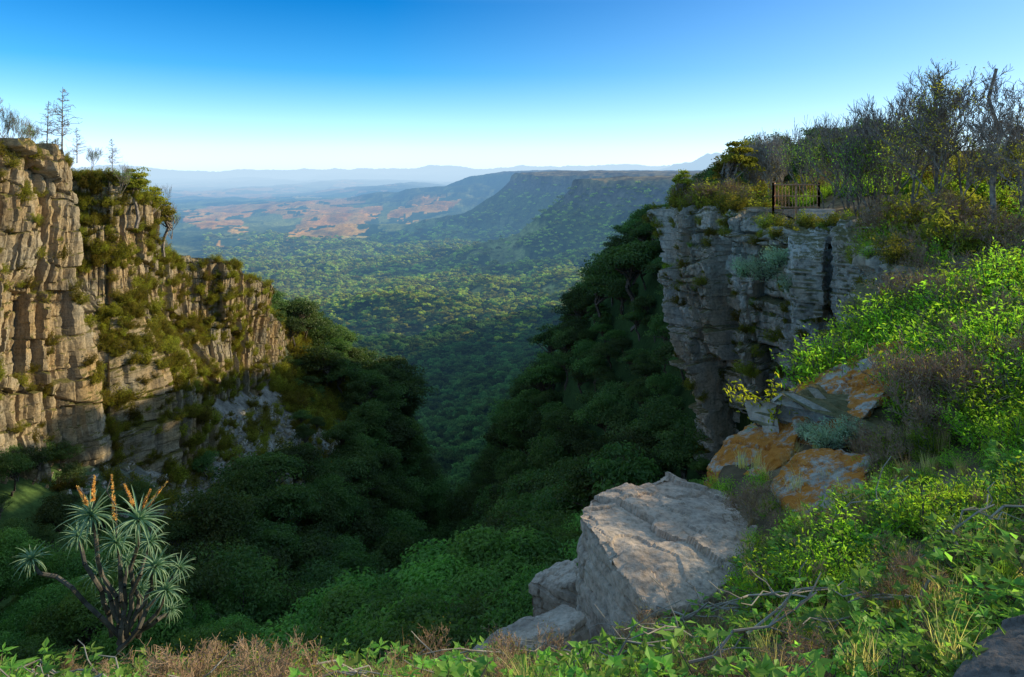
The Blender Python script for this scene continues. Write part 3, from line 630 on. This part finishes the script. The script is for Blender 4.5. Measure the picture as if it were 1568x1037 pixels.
# ---- right bank vegetation
def brow(y): return np.interp(y,[0,3,6.3,7.2,9,10,12,15,18,22,24,30,36,42,46],[1.2,1.6,2.2,2.4,2.6,3.2,5.6,8.5,10,11.8,12.8,12.2,11.4,9.8,14])
def inrock(x,y):
    a=pip(x,y,[(.55,6.1),(2.1,6.1),(2.85,8.0),(2.8,9.4),(2.3,9.9),(.7,8.4)])
    b_=pip(x,y,[(2.9,9.2),(3.4,7.7),(4.0,7.4),(4.6,8.6),(6.4,11.0),(5.2,11.9),(3.0,10.6)])
    return a,b_
def clearing(x,y): return (x>10.0)&(x<17.5)&(y>22)&(y<35)
def bank(n,y0,y1,xr,rockp=.0,rp2=.25):
    py=y0+(y1-y0)*rng.uniform(size=n)**.8;px=brow(py)+rng.uniform(size=n)*(xr+py*.5)
    a,b_=inrock(px,py);k=(~a|(rng.uniform(size=n)<rockp))&(~b_|(rng.uniform(size=n)<rp2))&(np.hypot(px,py)>2.6)&~(clearing(px,py)&(rng.uniform(size=n)<.97))
    px,py=px[k],py[k];return np.stack([px,py,Hrim(px,py)-.03],1)
def low(p):   # lower growth on the slab side of the bank
    return np.where((p[:,0]<5.5)&(p[:,1]>6)&(p[:,1]<12.5),.5,1)
p=bank(820,4.8,15,4,0,.05);scatter("green_bushes",p,rng.uniform(.45,1.15,len(p))*np.interp(p[:,1],[3,8,12],[.5,.95,1.5])*low(p),gbush,.25)
p=bank(520,14,46,9);scatter("plateau_bushes",p,rng.uniform(.9,1.9,len(p)),gbush+shrub[:2],.2)
p=bank(280,7,20,5,0,.0);scatter("dry_shrubs",p,rng.uniform(.7,1.6,len(p))*low(p),dbush,.2)
p=bank(90,15,48,9);scatter("dry_thicket",p,rng.uniform(.8,1.4,len(p)),dtree,.15)
n=260;py=rng.uniform(22,45,n);px=np.interp(py,[22,24,27,30,33,36,41.5,45],[11.8,13,11.8,12.2,11,11.4,10.1,13.4])+rng.uniform(0,2,n);k=~(clearing(px,py)&(rng.uniform(size=n)<.6));px,py=px[k],py[k]
scatter("cliff_top_scrub",np.stack([px,py,np.full(len(px),-2.5)],1),rng.uniform(.5,1.35,len(px))*np.where(clearing(px,py),.3,1),dtree+shrub+gbush[:2],.2)
n=2100;py=rng.uniform(2.7,6.9,n);px=rng.uniform(-8,5.5,n);a,b_=inrock(px,py)
k=(~a)&(np.hypot(px,py)>2.7)&(fbm2(px/.7,py/.7,3,90)>-.08);px,py=px[k],py[k]
scatter("herb_undergrowth",np.stack([px,py,Hgt(px,py)],1),rng.uniform(.45,1.1,len(px)),herbs,.2)
n=420;py=rng.uniform(3,7,n);px=rng.uniform(-7,4.5,n);a,b_=inrock(px,py);k=(~a)&(fbm2(px,py,3,91)>.0);px,py=px[k],py[k]
scatter("grass",np.stack([px,py,Hgt(px,py)],1),rng.uniform(.35,.8,len(px)),grass,.2)
n=1700;py=rng.uniform(3,14,n);px=rng.uniform(-7,10,n);a,b_=inrock(px,py);k=(~a)&((px>brow(py))|(py<6.8))&((py>6)|(rng.uniform(size=n)<.7));px,py=px[k],py[k]
scatter("dry_grass",np.stack([px,py,Hgt(px,py)],1),rng.uniform(.4,.95,len(px)),dgrass,.25)
n=150;py=rng.uniform(3.4,6.8,n);px=rng.uniform(-7,4,n);a,b_=inrock(px,py);px,py=px[~a],py[~a]
scatter("dead_twigs",np.stack([px,py,Hgt(px,py)+.03],1),rng.uniform(.25,.6,len(px)),dbush,1.1)
# fallen dead branches lying in the foreground
G=Geo();rg=np.random.default_rng(77);sg=[]
for i in range(44):
    X=rg.uniform(-6,3.6);Y=rg.uniform(3.4,6.6);an=rg.uniform(-.6,.6)+(math.pi if rg.uniform()<.5 else 0);L=rg.uniform(.5,1.5)
    if bool(inrock(np.array([X]),np.array([Y]))[0][0]): continue
    X2=X+math.cos(an)*L;Y2=min(Y+math.sin(an)*L*.5,6.7);a_=np.array([X,Y,gz(X,Y)+.2]);b_=np.array([X2,Y2,gz(X2,Y2)+rg.uniform(.22,.42)])
    c_=curve(a_,b_,.010,.005,rg,5,.1);sg+=c_
    for q in range(4):
        o=c_[rg.integers(1,5)][0];sg+=curve(o,o+(b_-a_)*.25+rg.normal(size=3)*.12,.005,.003,rg,3,.15)
tubes(G,sg,0,5);link("fallen_branches",G.mesh("fallen_branches",[M_pale]))
yb=bush(501,.5,.8,14,26,.06,[M_bark,M_yell],name="yellow_bush",clump=.15)
X,Y,Z=P(1170,650,10.6);link("yellow_leaved_bush",yb,(X,Y,Z),1.,1.35)
sb=bush(502,.45,.45,26,60,.055,[M_bark,M_silver],name="silver_bush")
for (u,v,yq,s1) in [(1265,668,9.2,.8),(1240,655,9.6,.6),(1300,650,9.2,.6),(1170,420,27,2.2),(1215,440,25.5,1.8),(1140,415,29,1.8),(1190,400,26,1.8)]:
    X,Y,Z=P(u,v,yq);link("silver_bush",sb,(X,Y,Z-.15),u,s1)
# bare trees
bt=[bare(600+i,4.2,.72,4,.055,[M_grey,M_olive],nch=2,leafn=1500 if i in(0,3) else 300,leaf=.06,up=.13,rmin=.006,lean=.12,leafz=9 if i==0 else 2.6,decay=.47) for i in range(4)]
bt+= [bare(610+i,4.0,.6,3,.04,[M_grey,M_bush],nch=2,up=.2,rmin=.007,stems=4,lean=.3,leafn=900,leaf=.07,decay=.5,leafz=2.8) for i in range(3)]
ybt=bare(620,3,.6,3,.04,[M_pale,M_olive],nch=3,up=.16,rmin=.006,stems=4,lean=.35,leafn=400,leaf=.07)
BL=[(1385,102,21,2),(1415,102,23,3),(1443,96,20,0),(1472,104,22,2),(1350,135,25,4),(1300,150,30,6),(1265,168,31,4),(1240,178,36,6),(1325,155,26,5),(1490,135,20,1),(1545,128,18,3),(1575,140,17,2),(1400,125,30,5),(1610,140,20,0),(1370,120,27,6),(1520,150,24,5)]
for i,(u,v,yq,k) in enumerate(BL):
    X=(u-784)/F*yq;g=max(gz(X,yq),-2.5);H_=(258-v)/F*yq-g;link("bare_tree",bt[k],(X,yq,g-.1),i*2.1,H_/4.1)
for i,(u,v,yq) in enumerate([(1185,195,40),(1205,203,42),(1165,210,44)]):
    X=(u-784)/F*yq;g=max(gz(X,yq),-2.6);link("pale_twiggy_tree",ybt,(X,yq,g),i,((258-v)/F*yq-g)/3.)
lt=tree(630,3.6,.9,34,60,.13,[M_grey,M_olive],flat=1.7,zc=.55,name="leafy_tree",crad=(.22,.4))
for i,(u,v,yq) in enumerate([(1130,182,40),(1045,240,41),(1110,215,44)]):
    X=(u-784)/F*yq;g=max(gz(X,yq),-2.8);link("leafy_tree",lt,(X,yq,g-.1),i,((258-v)/F*yq-g)/3.6)
G=Geo();rg=np.random.default_rng(5);tubes(G,curve((0,0,-.2),(.1,0,4.3),.08,.035,rg,6,.04)+curve((.05,0,2.2),(.5,0,3.2),.035,.015,rg),0,7)
X=(1520-784)/F*19;link("burnt_trunk",G.mesh("burnt_trunk",[M_grey]),(X,19,gz(X,19)),0,((258-105)/F*19-gz(X,19))/4.3)
dp=[deadpine(640,5,[M_grey]),deadpine(641,5,[M_grey])]
def topL(u,yq): return (u-784)/F*yq
for i,(u,vt,vb,yq,k) in enumerate([(95,130,222,57,0),(72,150,212,59,1),(118,190,240,57,1),(172,207,255,62,0)]):
    X=topL(u,yq);zb=(258-vb)/F*yq;link("dead_pine",dp[k],(X,yq,zb-.4),i,(vb-vt)/F*yq/4.8)
for i,(u,vt,vb,yq) in enumerate([(208,232,335,66),(232,262,360,70),(250,285,380,73)]):
    X=topL(u,yq);zb=(258-vb)/F*yq;link("leafy_tree",lt,(X,yq,zb-.4),i*2,(vb-vt)/F*yq/3.5)
for i,(u,vt,vb,yq,k) in enumerate([(10,150,222,50,4),(30,165,225,52,5),(48,180,222,53,6),(-20,140,222,48,2),(245,275,330,72,4),(262,300,360,76,5),(140,215,255,60,6),(185,240,290,64,5)]):
    X=topL(u,yq);zb=(258-vb)/F*yq;link("bare_tree",bt[k],(X,yq,zb-.4),i,(vb-vt)/F*yq/4.0)
# ---- aloe
def aloe():
    G=Geo();rg=np.random.default_rng(11);segs=[];O=np.array(P(195,985,7.0))
    ros=[(140,790,7.0,.33,150,860),(212,797,6.8,.35,200,870),(178,832,7.0,.26,185,890),(48,857,7.1,.22,110,900),(238,868,6.9,.27,225,910),(150,880,7.2,.22,170,920),(255,905,6.9,.25,240,940),(120,822,7.2,.22,140,880),(275,870,7.2,.19,240,915),(195,860,7.3,.2,190,900),(215,905,7.2,.2,210,935),(170,915,7.3,.18,180,945),(262,935,7.2,.16,240,950),(230,830,7.2,.22,215,880)]
    for i,(u,v,yq,L,ju,jv) in enumerate(ros):
        c=np.array(P(u,v,yq));j=np.array(P(ju,jv,7.05))
        b0=O+rg.normal(size=3)*np.array([.10,.05,0]);segs+=curve(b0,j,.026,.021,rg,4,.1)+curve(j,c-np.array([0,0,.02]),.022,.018,rg,3,.08)
        n=46;V=[];Fc=[];k0=0;A=[]
        for k in range(n):
            an=k*2.399;el=1.2-1.75*(k/n)+rg.normal()*.12;ll=L*rg.uniform(.7,1.1)
            h=np.array([math.cos(an),math.sin(an),0])
            p=c.copy();e=el;w0=.013*(L/.3);pr=np.array([-h[1],h[0],0]);cu=rg.uniform(.7,1.5)
            for q in range(7):
                t=q/6;w=w0*(1-t)**.8+.001
                up=np.array([0,0,1.])*math.cos(e)-h*math.sin(e)
                V+=[p-pr*w+up*w*.6,p-up*w*.25,p+pr*w+up*w*.6];A+=[.6*t+.3*rg.uniform()]*3
                d=h*math.cos(e)+np.array([0,0,1])*math.sin(e);p=p+d*ll/6;e-=(.11+.06*(1-el))*cu
            for q in range(6):
                a=k0+q*3;Fc+=[[a,a+1,a+4,a+3],[a+1,a+2,a+5,a+4]]
            k0+=21
        G.add(np.array(V),np.array(Fc),1,np.array(A))
    for (u0,v0,u1,v1) in [(140,785,145,728),(140,785,118,745),(178,825,171,728),(212,790,190,742),(212,790,231,750),(212,790,257,738)]:
        a=np.array(P(u0,v0,7));b_=np.array(P(u1,v1,7));segs+=curve(a,b_,.007,.005,rg,4,.06)
        n=170;t=rg.uniform(.3,1,n);pts=a+(b_-a)*t[:,None];an=rg.uniform(0,6.28,n);T=np.stack([np.cos(an),np.sin(an),-.8+1.8*t],1)
        rr=.018*(1-.5*t);leaves(G,pts+unit(T)*rr[:,None],.034*(1.1-.5*t),np.cross(T,rg.normal(size=(n,3))),t*0+rg.uniform(0,1,n),2,.4,T=T,rg=rg)
    tubes(G,segs,0,6)
    ma=leafmat("aloe_leaf",(.11,.24,.15),(.32,.42,.22),.15,False,0,.05);mf=leafmat("aloe_flower",(.62,.32,.07),(.9,.66,.22),.3,False,0,0)
    return link("aloe_plant",G.mesh("aloe_plant",[plain("aloe_stem",(.06,.055,.045),(.16,.14,.115)),ma,mf]))
aloe()
# ---- railing and steps
M_rust=plain("weathered_timber",(.46,.23,.12),(.66,.38,.22),12,.7);M_step=plain("step_stone",(.45,.40,.33),(.62,.55,.47),5)
emp=bpy.data.objects.new("viewpoint_railing",None);sc.collection.objects.link(emp)
def box(G,c,sx,sy,sz,m=0):
    v=np.array([[a,b_,d] for a in(-.5,.5) for b_ in(-.5,.5) for d in(-.5,.5)])*np.array([sx,sy,sz])+np.array(c)
    G.add(v,np.array([[0,1,3,2],[4,6,7,5],[0,4,5,1],[2,3,7,6],[0,2,6,4],[1,5,7,3]]),m,.5)
yR=31.;x0=P(1184,0,yR)[0];x1=P(1254,0,yR)[0];zb=P(0,324,yR)[2];zt=zb+1.3
runs=[((x0,yR),(x1,yR)),((x0,yR),(x0+1.0,yR+2.4)),((x1,yR),(x1+.9,yR+2.0))]
Gp=Geo();Gr=Geo();Gb=Geo()
for (a,b_) in runs:
    L=math.hypot(b_[0]-a[0],b_[1]-a[1]);n=max(2,int(L/1.05))
    for i in range(n+1):
        t=i/n;box(Gp,(a[0]+(b_[0]-a[0])*t,a[1]+(b_[1]-a[1])*t,(zb-.8+zt)/2+.02),.08,.08,zt-zb+.84)
    for zz,r in ((zt-.05,.04),(zb+.2,.028),(zb+.72,.025)):
        tubes(Gr,[((a[0],a[1]-.06,zz),(b_[0],b_[1]-.06,zz),r,r)],0,6)
    m=int(L/.16)
    for i in range(m):
        t=(i+.5)/m;q=(a[0]+(b_[0]-a[0])*t,a[1]+(b_[1]-a[1])*t);tubes(Gb,[((q[0],q[1],zb+.2),(q[0],q[1],zt-.05),.015,.015)],0,4)
for nm,g in(("posts",Gp),("rails",Gr),("balusters",Gb)): link(nm,g.mesh(nm,[M_rust]),parent=emp)
G=Geo()
for i in range(5): box(G,(x1-.7+.1*i,yR-2.0+.38*i,zb-.35+.155*i-.2),1.5,.36,.15)
link("stone_steps",G.mesh("stone_steps",[M_step]))
# ------------------------------------------------------------ light
az,el=math.radians(76),math.radians(20)
S=Vector((math.sin(az)*math.cos(el),math.cos(az)*math.cos(el),math.sin(el)))
sl=bpy.data.lights.new("sun",'SUN');sl.energy=5;sl.angle=math.radians(.5);sl.color=(1,.86,.58)
so=bpy.data.objects.new("sun",sl);sc.collection.objects.link(so);so.rotation_euler=(-S).to_track_quat('-Z','Y').to_euler()
w=bpy.data.worlds.new("World");sc.world=w;w.use_nodes=True;nt=w.node_tree;nt.nodes.clear()
sk=N(nt,'ShaderNodeTexSky',sky_type='NISHITA');sk.sun_disc=False;sk.sun_elevation=el;sk.sun_rotation=az;sk.altitude=1800;sk.air_density=1.0;sk.dust_density=1.0;sk.ozone_density=2.5
tc=N(nt,'ShaderNodeTexCoord');sx=N(nt,'ShaderNodeSeparateXYZ');nt.links.new(tc.outputs['Generated'],sx.inputs[0])
g1=ramp(nt,sx.outputs['Z'],[(0.0,(.42,.53,.90)),(.03,(.45,.53,.76)),(.07,(.36,.49,.58)),(.14,(.10,.35,.49)),(.24,(.012,.25,.43)),(.45,(.72,.74,.64)),(1.0,(.88,.88,.74))])  # upper stops of both ramps brightened as added fill to lift shadows
g2=ramp(nt,sx.outputs['Z'],[(0.0,(.30,.37,.55)),(.03,(.30,.36,.49)),(.07,(.30,.34,.40)),(.14,(.28,.34,.39)),(.24,(.24,.34,.40)),(.45,(.58,.57,.48)),(1.0,(.88,.88,.74))])
dt=N(nt,'ShaderNodeVectorMath',operation='DOT_PRODUCT');nt.links.new(tc.outputs['Generated'],dt.inputs[0]);dt.inputs[1].default_value=(S.x,S.y,0)
mr=N(nt,'ShaderNodeMapRange',inp={1:.05,2:.78});nt.links.new(dt.outputs['Value'],mr.inputs[0])
g=mixc(nt,mr.outputs[0],g1,g2)
c=mixc(nt,1.0,sk.outputs[0],g,'MULTIPLY')
c=mixc(nt,1.0,c,(3.2,3.2,3.2),'MULTIPLY')
bg=N(nt,'ShaderNodeBackground',inp={'Strength':.14});wo=N(nt,'ShaderNodeOutputWorld');nt.links.new(c,bg.inputs[0]);nt.links.new(bg.outputs[0],wo.inputs[0])
cd=bpy.data.cameras.new("camera");cam=bpy.data.objects.new("camera",cd);sc.collection.objects.link(cam);sc.camera=cam
cam.location=(0,0,0);cam.rotation_euler=(math.pi/2,0,0)
cd.sensor_width=36;cd.sensor_fit='HORIZONTAL';cd.lens=36*F/1568;cd.shift_y=-(518.5-258)/1568;cd.clip_start=.1;cd.clip_end=300000
sc.view_settings.view_transform='Standard';sc.view_settings.look='None';sc.view_settings.exposure=0
